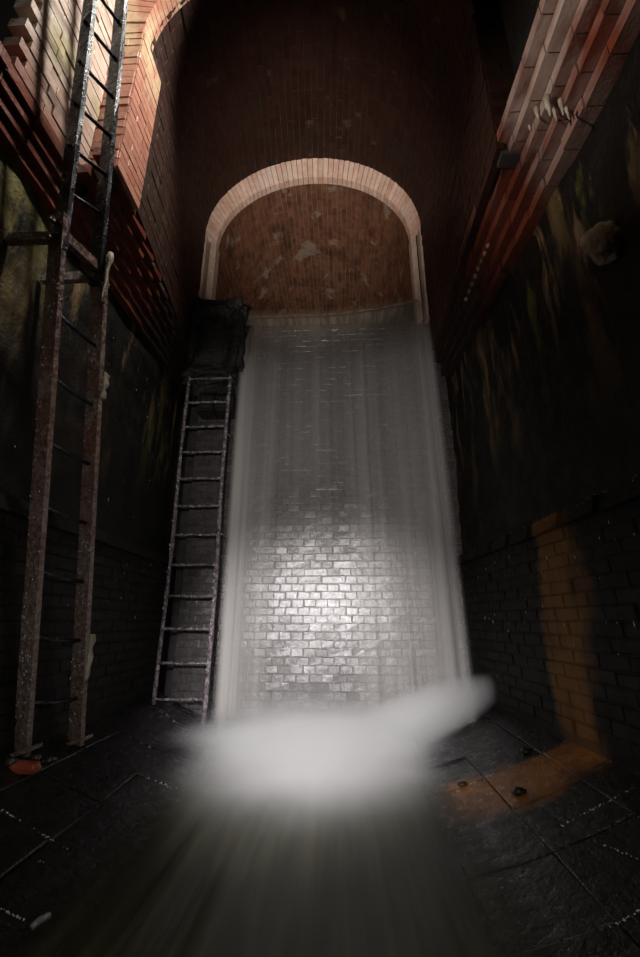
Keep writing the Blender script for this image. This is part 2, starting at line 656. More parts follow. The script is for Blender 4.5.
# ------------------------------------------------------------------ dimensions
XL, XR = -1.82, 1.45           # side walls of the chamber
YB = 4.60                      # brick wall behind the fall
YF = 2.07                      # front of the vault
XC, RD = -0.20, 3.4            # dished floor
Z_TOP = 8.0
LEDGE = 1.68


def wall_x(X, y):
    return X - 0.062 * max(0.0, y - 2.0) if X > 0 else X


def floor_z(x):
    return RD - math.sqrt(RD * RD - (x - XC) ** 2)


# ------------------------------------------------------------------ floor
fl = grid_obj('floor', lambda u, v: (XL - 0.1 + u * (XR - XL + 0.2), -2.2 + v * 6.9,
                                     floor_z(XL - 0.1 + u * (XR - XL + 0.2)) - 0.03), 24, 4, 'mortar')
tag(fl, 'dished floor of dark wet stone slabs', None, None, 'structure')
bands = [-1.70, -1.40, -1.05, -0.70, -0.35, 0.0, 0.35, 0.70, 1.05, 1.40, 1.70]
row_y = [0.05 + 0.424 * k for k in range(12)]
for bi in range(len(bands) - 1):
    x0, x1 = XC + bands[bi], XC + bands[bi + 1]
    x0, x1 = max(x0, XL), min(x1, XR)
    shift = 0.0 if abs(bands[bi] + bands[bi + 1]) > 1.7 else 0.21
    for y0 in row_y:
        ya, yb = y0 + shift, min(y0 + shift + 0.424, YB)
        if yb - ya < 0.08:
            continue
        gap = random.uniform(0.002, 0.004)
        lift = random.uniform(-0.004, 0.006)
        tilt = random.uniform(-0.006, 0.006)
        v, f = [], []
        N = 3
        for layer in range(3):
            ins = (0.004, 0.0, 0.0)[layer]
            dz = (0.0, -0.004, -0.05)[layer]
            for jy in (0, 1):
                for k in range(N + 1):
                    x = x0 + gap + ins + (x1 - x0 - 2 * (gap + ins)) * k / N
                    y = (ya + gap + ins) if jy == 0 else (yb - gap - ins)
                    v.append((x, y, floor_z(x) + dz + lift + (tilt if jy else -tilt) + random.uniform(-.002, .002)))
        W = N + 1
        for k in range(N):
            f.append((k, k + 1, W + k + 1, W + k))
        for L0 in (0, 2 * W):
            L1 = L0 + 2 * W
            ringa = [L0 + k for k in range(W)] + [L0 + W + k for k in reversed(range(W))]
            ringb = [q + 2 * W for q in ringa]
            if L1 >= 6 * W:
                break
            n = len(ringa)
            for k in range(n):
                f.append((ringa[k], ringb[k], ringb[(k + 1) % n], ringa[(k + 1) % n]))
        mesh_obj('slab', v, f, 'slab', fl)

# ------------------------------------------------------------------ side walls


def side_wall(name, X, s, label):
    """upper slimed wall face; s = +1 when the chamber lies towards +x"""
    def fn(u, v):
        y = -2.2 + u * 6.9
        z = LEDGE - 0.1 + v * 2.3
        n = noise.fractal(Vector((y * 2.6, z * 2.2, X)), 1.0, 2.0, 4) * 0.022
        n += noise.noise(Vector((y * 0.9, z * 0.7, X + 3))) * 0.02
        return (wall_x(X, y) - s * 0.02 + s * n, y, z)
    w = grid_obj(name, fn, 150, 60, 'wall')
    tag(w, label, None, None, 'structure')
    # backing behind the lower brickwork
    b = MB().span((min(X, X - s * 0.3), -2.2, -0.2), (max(X, X - s * 0.3), 4.7, LEDGE - 0.08))
    b.build('wall_core', 'mortar', w)
    grid_obj('wall_joints', lambda u, v: (wall_x(X, -0.5 + u * 5.2) + s * 0.039, -0.5 + u * 5.2, 0.0 + v * (LEDGE - 0.03)),
             30, 2, 'lowmortar', w)
    # sill course on top of the lower brickwork
    k = 0
    y = -0.4
    while y < YB - 0.05:
        L = random.uniform(0.30, 0.42)
        y1 = min(y + L, YB - 0.01)
        Xw = wall_x(X, (y + y1) / 2)
        x0, x1 = Xw - s * 0.06, Xw + s * 0.075
        b = MB()
        c = Vector(((x0 + x1) / 2, (y + y1) / 2, LEDGE - 0.03 + random.uniform(-.006, .006)))
        b.box(c, (abs(x1 - x0) / 2, 0, 0), (0, (y1 - y) / 2 - 0.006, 0), (s * -0.012, 0, 0.045))
        b.build('sill_block', 'lowbrick', w)
        y = y1
    pl = []
    rows = 17
    for r in range(rows):
        z = LEDGE - 0.115 - 0.0785 * r
        if z < floor_z(X) + 0.01:
            break
        y = -0.4 + (0.117 if r % 2 else 0)
        while y < YB - 0.12:
            c = (wall_x(X, y + 0.117) + s * (0.045 + random.uniform(-.004, .004)), y + 0.117, z)
            pl.append((frame(c, (s * (wall_x(X, y + .2) - wall_x(X, y + .1)) * 10, s, 0), (-s, 0, 0)), 0.225, 0.068, 0.16))
            y += 0.2345
    lay(w, pl, 'lowbrick')
    return w


wl = side_wall('wall_left', XL, 1, 'black slimed side wall behind the tall rusty ladder')
wr = side_wall('wall_right', XR, -1, 'black slimed side wall with ochre streaks and an iron stain')

# wall behind the camera
tag(MB().span((XL - 0.2, -2.4, -0.1), (XR + 0.2, -2.2, Z_TOP)).build('wall_rear', 'wall'),
    'dark wall closing the chamber behind the viewer', None, None, 'structure')

# ------------------------------------------------------------------ back wall behind the fall
XB0 = -1.67
wb = MB()
wb.span((XB0, YB + 0.010, -0.1), (XR + 0.1, YB + 0.35, 4.66))
wb.span((XL - 0.1, YB + 0.22, -0.1), (XB0 + 0.001, YB + 0.35, 4.66))
wb = wb.build('wall_back', 'wetmortar')
tag(wb, 'grey wet brick wall seen through the falling water', None, None, 'structure')
pl = []
HB, WB = 0.0785, 0.1235
r = 0
z = 0.05
while z < 4.62:
    x = XB0 + (WB / 2 if r % 2 else 0)
    while x < XR - 0.06:
        w_ = WB
        if random.random() < 0.13 and x + 2 * WB < XR - 0.05:
            w_ = 2 * WB
        if z > floor_z(min(XR, x + w_ / 2)) - 0.06:
            c = (x + w_ / 2, YB + random.uniform(-.005, .004), z + random.uniform(-.002, .002))
            m4 = frame(c, (1, 0, 0), (0, 1, 0)) @ Matrix.Rotation(random.uniform(-.02, .02), 4, 'X') @ \
                Matrix.Rotation(random.uniform(-.02, .02), 4, 'Z')
            pl.append((m4, w_ - random.choice((0.007, 0.009, 0.012)), HB - random.choice((0.006, 0.008)), 0.08))
        x += w_
    z += HB
    r += 1


# the bricks that stand open around the torch glint first
def glint_rank(q):
    p = project(q[0].translation)
    return abs(p[0] - 325) / 1.15 + abs(p[1] - 600)


pl.sort(key=glint_rank)
near, far = pl[:300], pl[300:]
lay(wb, near, 'backbrick', 300)
lay(wb, far, 'backbrick', 0)


# ------------------------------------------------------------------ vault and tunnel (lofted profiles)
def profile(cx, hw, base, spring, rise):
    """returns f(t) for t in metres of arc from the left foot, and the total length"""
    n = 240
    pts = [Vector((cx - hw, base))]
    for k in range(n + 1):
        a = math.pi - math.pi * k / n
        pts.append(Vector((cx + hw * math.cos(a), spring + rise * math.sin(a))))
    pts.append(Vector((cx + hw, base)))
    d = [0.0]
    for a, b in zip(pts, pts[1:]):
        d.append(d[-1] + (b - a).length)
    tot = d[-1]
    xs = np.array([p.x for p in pts])
    zs = np.array([p.y for p in pts])
    d = np.array(d)

    def f(t):
        t = t * tot
        return float(np.interp(t, d, xs)), float(np.interp(t, d, zs))
    return f, tot


V0 = dict(cx=-0.20, hw=1.30, base=4.08, spring=5.50, rise=1.30)
V1 = dict(cx=-0.305, hw=1.445, base=4.08, spring=6.03, rise=1.345)
T0 = dict(cx=-0.305, hw=1.335, base=4.55, spring=6.00, rise=1.215)
Y_RING0, Y_RING1 = 4.42, 4.58


def mixp(a, b, t):
    return {k: a[k] + (b[k] - a[k]) * t for k in a}


def loft(name, pa, ya, pb, yb, mat, label, course=0.0775, length=0.235, joint='mortar'):
    cuts = 24
    profs = {}

    def P(tt, s):
        key = round(s, 5)
        if key not in profs:
            profs[key] = profile(**mixp(pa, pb, s))
        x, z = profs[key][0](tt)
        return Vector((x, ya + (yb - ya) * s, z))
    cx = (pa['cx'] + pb['cx']) / 2

    def fn(u, v):
        p = P(u, v)
        a, b = P(max(u - .004, 0), v), P(min(u + .004, 1), v)
        tv = (b - a).normalized()
        nrm = Vector((0, 1, 0)).cross(tv).normalized()
        if nrm.dot(Vector((cx, p.y, pa['base'] + 1.0)) - p) > 0:
            nrm = -nrm
        return p + nrm * 0.005
    o = grid_obj(name, fn, 120, 8, joint)
    tag(o, label, None, None, 'structure')
    tot = (profile(**pa)[1] + profile(**pb)[1]) / 2
    nc = int(tot / course)
    nb = max(1, int(round((yb - ya) / length)))
    Lb = math.hypot(yb - ya, 0) / nb
    pls = []
    for c in range(nc):
        t = (c + 0.5) / nc
        sh = 0.5 if c % 2 else 0.0
        for k in range(-1, nb + 1):
            s0, s1 = (k + sh) / nb, (k + 1 + sh) / nb
            s0, s1 = max(s0, 0), min(s1, 1)
            if s1 - s0 < 0.2 / nb:
                continue
            s = (s0 + s1) / 2
            p = P(t, s)
            tang = (P(t, s1) - P(t, s0)).normalized()
            prof = (P(min(t + .003, 1), s) - P(max(t - .003, 0), s)).normalized()
            nrm = tang.cross(prof).normalized()
            if nrm.dot(Vector((cx, p.y, pa['base'] + 1.0)) - p) > 0:
                nrm = -nrm          # into the masonry
            L = round((P(t, s1) - P(t, s0)).length, 2) - 0.006
            wcell = tot / nc - 0.007
            c_ = p - nrm * random.uniform(0.0, 0.006)
            pls.append((frame(c_, tang if True else tang, nrm), L, wcell, 0.06))
    lay(o, pls, mat)
    return o


vault = loft('ceiling', V0, YF + 0.12, V1, Y_RING0, 'vault', 'dark red brick barrel vault above the chamber')
T1 = dict(T0, hw=T0['hw'] + 0.012, rise=T0['rise'] + 0.012)
tunnel = loft('tunnel_vault', T1, Y_RING1 + 0.02, dict(T1), 8.6, 'tunnel',
              'red brick soffit of the inlet tunnel above the water crest', joint='tunnelmortar')
tag(MB().span((-1.9, 8.6, 4.3), (1.3, 8.7, 7.5)).build('tunnel_end', 'mortar'),
    'dark far end of the inlet tunnel', None, None, 'structure')
tag(MB().span((-1.72, YB + 0.30, 4.40), (1.13, 8.65, 4.62)).build('tunnel_floor', 'mortar'),
    'brick bed of the inlet tunnel under the water', None, None, 'structure')


# ------------------------------------------------------------------ inlet arch ring (splayed voussoirs) and slotted jambs
ring = MB()
n = 48
for k in range(n):
    a0, a1 = math.pi - math.pi * k / n, math.pi - math.pi * (k + 1) / n
    q = []
    for a in (a0, a1):
        q.append(Vector((V1['cx'] + V1['hw'] * math.cos(a), Y_RING0 + 0.03, V1['spring'] + V1['rise'] * math.sin(a) + 0.02)))
        q.append(Vector((T0['cx'] + T0['hw'] * math.cos(a), Y_RING1 + 0.03, T0['spring'] + T0['rise'] * math.sin(a) + 0.02)))
    b = len(ring.v)
    ring.v += [q[0], q[1], q[3], q[2]]
    ring.f.append((b, b + 1, b + 2, b + 3))
ring = ring.build('trim_1', 'mortar')
tag(ring, 'pale arched brick ring around the tunnel inlet', None, None, 'structure')
NV = 58
for k in range(NV):
    g_ = 0.10
    a0 = math.pi - math.pi * (k + g_ / 2) / NV
    a1 = math.pi - math.pi * (k + 1 - g_ / 2) / NV
    v = []
    for dep in (0.0, 0.10):
        for a in (a0, a1):
            j = random.uniform(-.006, .006)
            for (p_, y_) in ((V1, Y_RING0), (T0, Y_RING1)):
                v.append(Vector((p_['cx'] + p_['hw'] * math.cos(a), y_ + dep + j * (1 if dep == 0 else 0),
                                 p_['spring'] + p_['rise'] * math.sin(a))))
    f = [(0, 2, 3, 1), (0, 1, 5, 4), (2, 6, 7, 3), (0, 4, 6, 2), (1, 3, 7, 5)]
    mesh_obj('brick', v, f, 'ring', ring)
for s in (-1, 1):
    xo = V1['cx'] + s * V1['hw']
    xi = T0['cx'] + s * T0['hw']
    for nm, f0, f1 in (('jamb_strip', -0.22, 0.18), ('jamb_strip', 0.52, 1.0)):
        zz = 4.62
        while zz < 6.0:
            h = random.uniform(0.20, 0.24)
            z1 = min(zz + h, 6.03)
            xa, xb = xo + (xi - xo) * f0, xo + (xi - xo) * f1
            ya, yb = Y_RING0 + 0.16 * f0, Y_RING0 + 0.16 * f1
            j = random.uniform(-.004, .004)
            v = []
            for z_ in (zz + 0.004, z1 - 0.004):
                v += [(xa, ya + j, z_), (xb, yb + j, z_), (xb + s * 0.0, yb + 0.16, z_), (xa, ya + 0.30, z_)]
            f = [(0, 1, 5, 4), (1, 2, 6, 5), (2, 3, 7, 6), (3, 0, 4, 7), (4, 5, 6, 7), (3, 2, 1, 0)]
            mesh_obj('jamb_block', v, f, 'ring_stone', ring)
            zz = z1

# ------------------------------------------------------------------ front of the vault: piers, arch ring, spandrel
wf = MB()
n = 40
ro = 0.02
pts = []
for k in range(n + 1):
    a = math.pi - math.pi * k / n
    pts.append((V0['cx'] + (V0['hw'] + ro) * math.cos(a), V0['spring'] + (V0['rise'] + ro) * math.sin(a)))
for (xa, za), (xb, zb) in zip(pts, pts[1:]):
    b = len(wf.v)
    wf.v += [(xa, YF + 0.02, za), (xb, YF + 0.02, zb), (xb, YF + 0.02, Z_TOP), (xa, YF + 0.02, Z_TOP)]
    wf.f.append((b, b + 1, b + 2, b + 3))
wf.span((XL - 0.2, YF + 0.02, 4.0), (pts[0][0], YF + 0.11, Z_TOP))
wf.span((pts[-1][0], YF + 0.02, 4.0), (XR + 0.3, YF + 0.11, Z_TOP))
wf = wf.build('wall_front', 'mortar')
tag(wf, 'brick pier and arch face at the front of the vault', None, None, 'structure')
pl = []
for s in (-1, 1):
    xe = V0['cx'] + s * V0['hw']
    z, r = 4.04 if s < 0 else 4.12, 0
    while z < 5.47:
        lens = ((0.225, 0.11), (0.11, 0.225))[r % 2]
        x = xe
        for L in lens:
            c = (x + s * L / 2, YF + random.uniform(-.004, .004), z + 0.036)
            pl.append((frame(c, (1, 0, 0), (0, 1, 0)), L - 0.005, 0.071, 0.10))
            # return face of the quoin, under the springing
            x += s * L
        c = (xe, YF + 0.06, z + 0.036)
        z += 0.0775
        r += 1
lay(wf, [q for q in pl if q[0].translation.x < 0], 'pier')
lay(wf, [q for q in pl if q[0].translation.x > 0], 'vault')  # right pier's shade put into a darker brick colour
NV = 62
for k in range(NV):
    a0 = math.pi - math.pi * (k + 0.05) / NV
    a1 = math.pi - math.pi * (k + 0.95) / NV
    v = []
    for dep in (0.0, 0.16):
        j = random.uniform(-.004, .004)
        for a in (a0, a1):
            for e in (0.0, 0.34):
                v.append((V0['cx'] + (V0['hw'] + e) * math.cos(a), YF + dep + (j if dep == 0 else 0),
                          V0['spring'] + (V0['rise'] + e) * math.sin(a)))
    f = [(0, 1, 3, 2), (0, 4, 5, 1), (2, 3, 7, 6), (0, 2, 6, 4), (1, 5, 7, 3)]
    mesh_obj('arch_brick', v, f, 'pier' if k < NV * 0.45 else 'vault', wf)  # right half of the arch coloured darker for shade

# return of the pier under the springing (side brickwork just inside the arch) is the lit part of the vault foot
pl = []
for s in (-1, 1):
    for r in range(19):
        z = 4.04 + 0.0775 * r + 0.036
        y = YF + 0.004
        for k in range(2):
            L = (0.11, 0.225)[(r + k) % 2]
            x = V0['cx'] + s * (V0['hw'] - 0.012)
            c = (x + random.uniform(-.003, .003), y + L / 2, z)
            pl.append((frame(c, (0, -s, 0), (s, 0, 0)), L - 0.005, 0.071, 0.05))
            y += L
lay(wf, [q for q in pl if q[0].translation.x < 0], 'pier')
lay(wf, [q for q in pl if q[0].translation.x > 0], 'vault')  # right return in the dark brick too, as painted shade

# ------------------------------------------------------------------ corbel courses
def vault_foot(side, y):
    t = min(max((y - YF) / (Y_RING0 - YF), 0), 1)
    p = mixp(V0, V1, t)
    return p['cx'] + side * p['hw']


def corbels(name, side, X, z0, ncourse, hc, y_from, y_to, label, target=None, ragged=0.0, mat='corbel'):
    core = MB()
    root = None
    pl = []
    ys = np.linspace(y_from, y_to, 9)
    for i in range(ncourse):
        for ya, yb in zip(ys, ys[1:]):
            f = (i + 1) / ncourse
            ym = (ya + yb) / 2
            xt = vault_foot(side, ym) if target is None else target
            Xw = wall_x(X, ym)
            xf = Xw + (xt - Xw) * f
            if side * (xf - Xw) > 0:
                xf = Xw
            lo, hi = sorted((xf + side * 0.015, X + side * 0.25))
            core.span((lo, ya, z0 + i * hc + 0.006), (hi, yb, z0 + (i + 1) * hc - 0.004))
    root = core.build(name, 'mortar')
    tag(root, label, None, None, 'structure')
    for i in range(ncourse):
        f = (i + 1) / ncourse
        y = y_from - (0.11 if i % 2 else 0) + ragged * i
        while y < y_to - 0.05:
            L = 0.225
            ym = y + L / 2
            xt = vault_foot(side, ym) if target is None else target
            Xw = wall_x(X, ym)
            xf = Xw + (xt - Xw) * f
            if side * (xf - Xw) > 0:
                xf = Xw
            x_back = xf + side * 0.11
            b = MB()
            j = random.uniform(-.006, .006)
            lo, hi = sorted((xf + j, x_back))
            c = Vector(((lo + hi) / 2, ym, z0 + (i + 0.5) * hc))
            rot = random.uniform(-.01, .01)
            b.box(c, ((hi - lo) / 2, rot * .1, 0), (rot * .3, L / 2 - 0.001, 0), (0, 0, hc / 2 - 0.004))
            b.build('corbel_brick', mat, root)
            y += L + 0.005
    return root


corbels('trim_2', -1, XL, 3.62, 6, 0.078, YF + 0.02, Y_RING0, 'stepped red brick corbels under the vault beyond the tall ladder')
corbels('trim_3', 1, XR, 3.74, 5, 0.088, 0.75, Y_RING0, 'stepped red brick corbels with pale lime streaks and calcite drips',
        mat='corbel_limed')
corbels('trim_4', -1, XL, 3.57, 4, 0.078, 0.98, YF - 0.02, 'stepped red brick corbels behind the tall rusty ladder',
        target=-1.70, ragged=0.10)

# wall above the near left corbels, brick courses paled by lime and painted light, ending in a toothed edge
wu = MB()
wu.span((-2.1, 1.50, 3.88), (-1.715, YF - 0.001, Z_TOP))
wu.span((-2.45, -2.2, 3.5), (-2.35, 1.6, Z_TOP))
wu.span((-2.4, -2.2, 3.45), (XL - 0.02, 1.0, 3.6))
wu = wu.build('wall_left_upper', 'mortar')
tag(wu, 'brick wall paled by lime and painted light above the near corbels behind the ladder top', None, None, 'structure')
pl = []
for r in range(46):
    z = 3.89 + 0.0775 * r + 0.036
    y = 1.42 + (0.06 if r % 2 else 0) - 0.004 * r
    while y < YF - 0.05:
        L = min(0.225, YF - 0.01 - y)
        c = (-1.70 + random.uniform(-.005, .005), y + L / 2, z)
        pl.append((frame(c, (0, 1, 0), (-1, 0, 0)), round(L, 3), 0.071, 0.10))
        y += L + 0.005
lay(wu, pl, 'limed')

# wall above the near right corbels, and the hatch slab over the shaft
wru = MB()
wru.span((1.30, -2.2, 4.18), (1.6, YF + 0.02, Z_TOP))
tag(wru.build('wall_right_upper', 'block'), 'black wall above the right-hand corbels', None, None, 'structure')
cov = MB()
hr = 0.36
xs_ = sorted([-2.5, 1.7] + [h[0] + d for h in HATCHES for d in (-hr, hr)])
ys_ = sorted([-2.4, YF + 0.2] + [h[1] + d for h in HATCHES for d in (-hr, hr)])
for xa, xb in zip(xs_, xs_[1:]):
    for ya, yb in zip(ys_, ys_[1:]):
        mx_, my_ = (xa + xb) / 2, (ya + yb) / 2
        if not any(abs(mx_ - h[0]) < hr and abs(my_ - h[1]) < hr for h in HATCHES):
            cov.span((xa, ya, Z_TOP), (xb, yb, Z_TOP + 0.2))
tag(cov.build('shaft_cover', 'mortar'), 'roof slab of the shaft with an open access hatch', None, None, 'structure')

# ------------------------------------------------------------------ rough masonry block left of the inlet
def blob(name, c, half, mat, parent=None, seed=0, amp=0.12, freq=2.2, sub=3, power=1.0):
    bm = bmesh.new()
    bmesh.ops.create_icosphere(bm, subdivisions=sub, radius=1)
    for v in bm.verts:
        p = v.co.copy()
        q = Vector([math.copysign(abs(k) ** power, k) for k in p])
        d = 1 + amp * noise.fractal(p * freq + Vector((seed, seed * 2.1, 0)), 1.0, 2.0, 3)
        v.co = Vector((q.x * half[0] * d + c[0], q.y * half[1] * d + c[1], q.z * half[2] * d + c[2]))
    me = bpy.data.meshes.new(name)
    bm.to_mesh(me)
    bm.free()
    return link_mesh(name, me, mat, parent, True)


blk = empty('wall_stub', (-1.45, 4.5, 3.55), 'rough black masonry stub above the thin ladder, beside the water crest', None, None, 'structure')
blob('stub_body', (-1.45, 4.56, 4.22), (0.38, 0.36, 0.60), 'block', blk, 1.0, 0.22, 3.4, 5, 0.45)
blob('crust', (-1.24, 4.46, 4.72), (0.13, 0.14, 0.10), 'block', blk, 4.0, 0.30, 3.0, 3)
blob('crust', (-1.62, 4.48, 4.74), (0.16, 0.15, 0.09), 'block', blk, 6.0, 0.30, 3.0, 3)
for x0, x1, z0_, z1_ in ((-1.60, -1.40, 3.56, 3.74), (-1.385, -1.20, 3.55, 3.735), (-1.61, -1.42, 3.34, 3.53), (-1.40, -1.19, 3.34, 3.525)):
    MB().span((x0, 4.36, z0_), (x1, 4.62, z1_)).build('stub_block', 'limed' if False else 'block', blk)


# ------------------------------------------------------------------ tall ladder on the left wall
lad = empty('tall_ladder', (-1.72, 2.8, floor_z(-1.72)),
            'tall wide-railed ladder, rusty and wet below, blue-black above, on the left wall', 'ladder')


def foot(px, py):
    p = at_x(px, py, -1.74)
    for _ in range(20):
        p = at_x(px, py, p.x)
        r = ray(px, py)
        t = (floor_z(p.x) - CAM.z) / r.z
        p = CAM + r * t
    return p


def on(px, py, X):
    return at_x(px, py, X)


LB = [Vector((-1.74, *on(22, 752, -1.74)[1:])), Vector((-1.66, *on(77, 737, -1.66)[1:]))]
LM = [on(59, 222, -1.53), on(103, 230, -1.43)]
LT = [on(88, -12, -1.46), on(126, -12, -1.38)]
# keep the two rails parallel in height: extend the upper ends well out of view
for k in range(2):
    LB[k].z = floor_z(LB[k].x) + 0.002
zj = 3.20


def along(a, b, z):
    t = (z - a.z) / (b.z - a.z)
    return a + (b - a) * t


J = [along(LB[k], LM[k], zj) for k in range(2)]
T = [along(LM[k], LT[k], 6.4) for k in range(2)]


def flat_rail(a, b, wid, thk, name, mat):
    d = (b - a)
    t = d.normalized()
    side = (J[1] - J[0]).normalized()
    side = (side - t * side.dot(t)).normalized()
    nrm = t.cross(side).normalized()
    mb = MB()
    n = 22
    bm_v = []
    for i in range(n + 1):
        p = a + d * i / n
        for sx, sy in ((-1, -1), (1, -1), (1, 1), (-1, 1)):
            jx = random.uniform(-.0035, .0035)
            bm_v.append(p + side * (sx * thk / 2 + jx) + nrm * (sy * wid / 2 + jx))
    mb.v = bm_v
    for i in range(n):
        for k in range(4):
            k2 = (k + 1) % 4
            mb.f.append((i * 4 + k, i * 4 + k2, i * 4 + 4 + k2, i * 4 + 4 + k))
    mb.f.append((3, 2, 1, 0))
    e = n * 4
    mb.f.append((e, e + 1, e + 2, e + 3))
    return mb.build(name, mat, lad), side, nrm


rails = []
for k in range(2):
    o, sd, nr = flat_rail(LB[k], J[k], 0.105, 0.03, 'rail', 'rust')
    rails.append(o)
    if k == 0:
        tag(o, 'rust-brown lower rail with wet glints')
    up_a = J[k] - (T[k] - J[k]).normalized() * 0.20 + sd * (0.026 if k == 0 else -0.026)
    o, sd, nr = flat_rail(up_a, T[k] + sd * (0.026 if k == 0 else -0.026), 0.085, 0.028, 'upper_rail', 'iron')
    if k == 0:
        tag(o, 'blue-black upper rail')
    for dz in (-0.14, -0.05):
        c = along(LB[k], J[k], zj + dz)
        MB().tube([c - sd * 0.06, c + sd * 0.06], 0.014, 8).build('bolt', 'rust', o)
    # foot plate
    MB().box(LB[k] + Vector((0, 0, 0.012)), (0.07, 0, 0.02), (0, 0.06, 0), (0, 0, 0.01)).build('foot_plate', 'rust', lad)
for i in range(9):
    z = floor_z(-1.7) + 0.28 + 0.345 * i
    if z > zj - 0.05:
        break
    a, b = along(LB[0], J[0], z), along(LB[1], J[1], z - 0.03)
    MB().tube([a, a.lerp(b, .5) + Vector((0, 0, -0.010)), b], 0.011, 8).build('rung', 'iron', lad, True)
for i in range(12):
    z = zj + 0.16 + 0.27 * i
    if z > 6.3:
        break
    a, b = along(J[0], T[0], z), along(J[1], T[1], z + 0.10)
    MB().tube([a, b], 0.012, 8).build('rung', 'iron', lad, True)
for z in (3.08,):
    for k in range(2):
        c = along(LB[k], J[k], z)
        xw = XL + (0.0 if z > LEDGE else 0.04)
        MB().box(((c.x + xw) / 2, c.y, c.z), (abs(c.x - xw) / 2, 0, 0), (0, 0.018, 0), (0, 0, 0.03)).build('wall_bracket', 'rust', lad)
MB().box((J[0] + J[1]) / 2 + Vector((0.0, 0, -0.10)), (J[1] - J[0]) / 2, (0.02, 0, 0), (0, 0, 0.03)).build('cross_plate', 'rust', lad)

# ------------------------------------------------------------------ thin ladder beside the fall
YL = 4.25
lad2 = empty('thin_ladder', (-1.46, YL, floor_z(-1.46)), 'thin scaly iron ladder standing beside the waterfall', 'ladder')
xl0, xl1 = -1.685, -1.215


def rail_pts(x, z0, z1, bend):
    pts = []
    for i in range(25):
        t = i / 24
        pts.append((x + 0.006 * math.sin(t * 9 + x), YL + 0.004 * math.sin(t * 7), z0 + (z1 - z0) * t))
    return pts


MB().tube(rail_pts(xl0, floor_z(xl0), 4.10, 0), [0.019 + random.uniform(-.003, .003) for _ in range(25)], 8).build('rail', 'thin_iron', lad2, True)
MB().tube(rail_pts(xl1, floor_z(xl1), 3.92, 0), [0.022 + random.uniform(-.003, .003) for _ in range(25)], 8).build('rail', 'thin_iron', lad2, True)
for i in range(13):
    z = 0.385 + 0.300 * i
    if z > 3.9:
        break
    pts = [(xl0 + (xl1 - xl0) * t / 8, YL + random.uniform(-.004, .004), z + random.uniform(-.004, .004)) for t in range(9)]
    MB().tube(pts, [0.013 + random.uniform(-.003, .003) for _ in range(9)], 7).build('rung', 'thin_iron', lad2, True)
for z in (1.9, 3.0):
    MB().tube([(xl1, YL, z), (xl1 + 0.02, YL + 0.05, z), (xl1 + 0.025, YB + 0.02, z)], 0.012, 7).build('wall_stay', 'thin_iron', lad2, True)

# ------------------------------------------------------------------ water
fall = empty('waterfall', (0.0, 4.2, 0.12), 'broad white sheet of water falling from the tunnel inlet', 'waterfall')
XA, XZ = -1.165, 1.165


def lip(u):
    x = XA + (XZ - XA) * u
    z = 4.83 + 0.20 * max(0, (u - 0.4) / 0.6) ** 1.6
    return x, z


def fall_fn(dy, amp, seed, xin):
    def fn(u, v):
        x, zt = lip(u)
        z = zt + (0.05 - zt) * v
        t = math.sqrt(max(zt - z, 0) / 4.9)
        y = YB - 0.02 - dy - 0.42 * t
        k = noise.noise(Vector((u * 22 + seed, v * 0.8, seed))) * amp * min(1, v * 5)
        k += noise.noise(Vector((u * 60 + seed, v * 1.5, seed + 5))) * amp * 0.35 * min(1, v * 5)
        x2 = x * (1 + xin * v) + (0.055 * (1 - u) - 0.01 * u) * v
        return (x2, y + k, z)
    return fn


M['sheet1'] = water_sheet_mat('falling_water', 0.40, 0.0, 0.22)
M['sheet2'] = water_sheet_mat('falling_water_front', 0.28, 7.3, 0.26)
M['crest'] = crest_mat()
M['stream'] = stream_mat()
grid_obj('water_curtain', fall_fn(0.0, 0.05, 1.0, -0.02), 170, 50, 'sheet1', fall, True)
grid_obj('water_curtain', fall_fn(0.07, 0.06, 9.0, 0.0), 170, 50, 'sheet2', fall, True)


def crest_fn(u, v):
    x, zt = lip(u)
    if v < 0.5:
        y = 6.2 + (YB + 0.05 - 6.2) * (v / 0.5)
        z = zt + 0.03 + 0.10 * (1 - v / 0.5)
    else:
        t = (v - 0.5) / 0.5
        y = YB + 0.05 - 0.12 * t
        z = zt + 0.03 - 0.10 * t * t
    return (x, y, z + 0.012 * noise.noise(Vector((u * 20, v * 2, 3))) - (0.03 if v > .5 else 0) * v)


grid_obj('water_crest', crest_fn, 80, 24, 'crest', fall, False)


def stream_fn(u, v):
    dx = -0.93 + 1.86 * u
    y = -1.0 + v * 5.55
    n = noise.noise(Vector((dx * 6, y * 0.9, 2))) * 0.010 + noise.noise(Vector((dx * 14, y * 2.0, 8))) * 0.004
    boil = 0.10 * math.exp(-((y - 4.15) / 0.30) ** 2) * (1 + noise.noise(Vector((dx * 4, y * 4, 5))))
    return (XC + dx, y, 0.115 + n + boil * max(0, 1 - (dx / 0.9) ** 2))


st = grid_obj('stream_water', stream_fn, 80, 130, 'stream')
tag(st, 'murky green-brown water running down the middle of the floor', 'stream', None, 'stuff')

sp = empty('splash_spray', (-0.2, 4.1, 0.15), 'glowing white spray where the waterfall strikes the floor', 'spray', None, 'stuff')


def puff(name, c, half, dens, power, rot=(0, 0, 0), wisps=0.4):
    bm = bmesh.new()
    bmesh.ops.create_icosphere(bm, subdivisions=3, radius=1)
    me = bpy.data.meshes.new(name)
    bm.to_mesh(me)
    bm.free()
    me.materials.append(spray_mat(name + '_mist', dens, power, wisps))
    o = bpy.data.objects.new(name, me)
    COL.objects.link(o)
    o.parent = sp
    o.matrix_parent_inverse = Matrix.Translation(-Vector(sp.location))
    o.matrix_basis = Matrix.LocRotScale(Vector(c), Matrix.Rotation(rot[2], 3, 'Z').to_quaternion() @
                                        Matrix.Rotation(rot[1], 3, 'Y').to_quaternion(), Vector(half))
    o['kind'] = 'stuff'
    return o


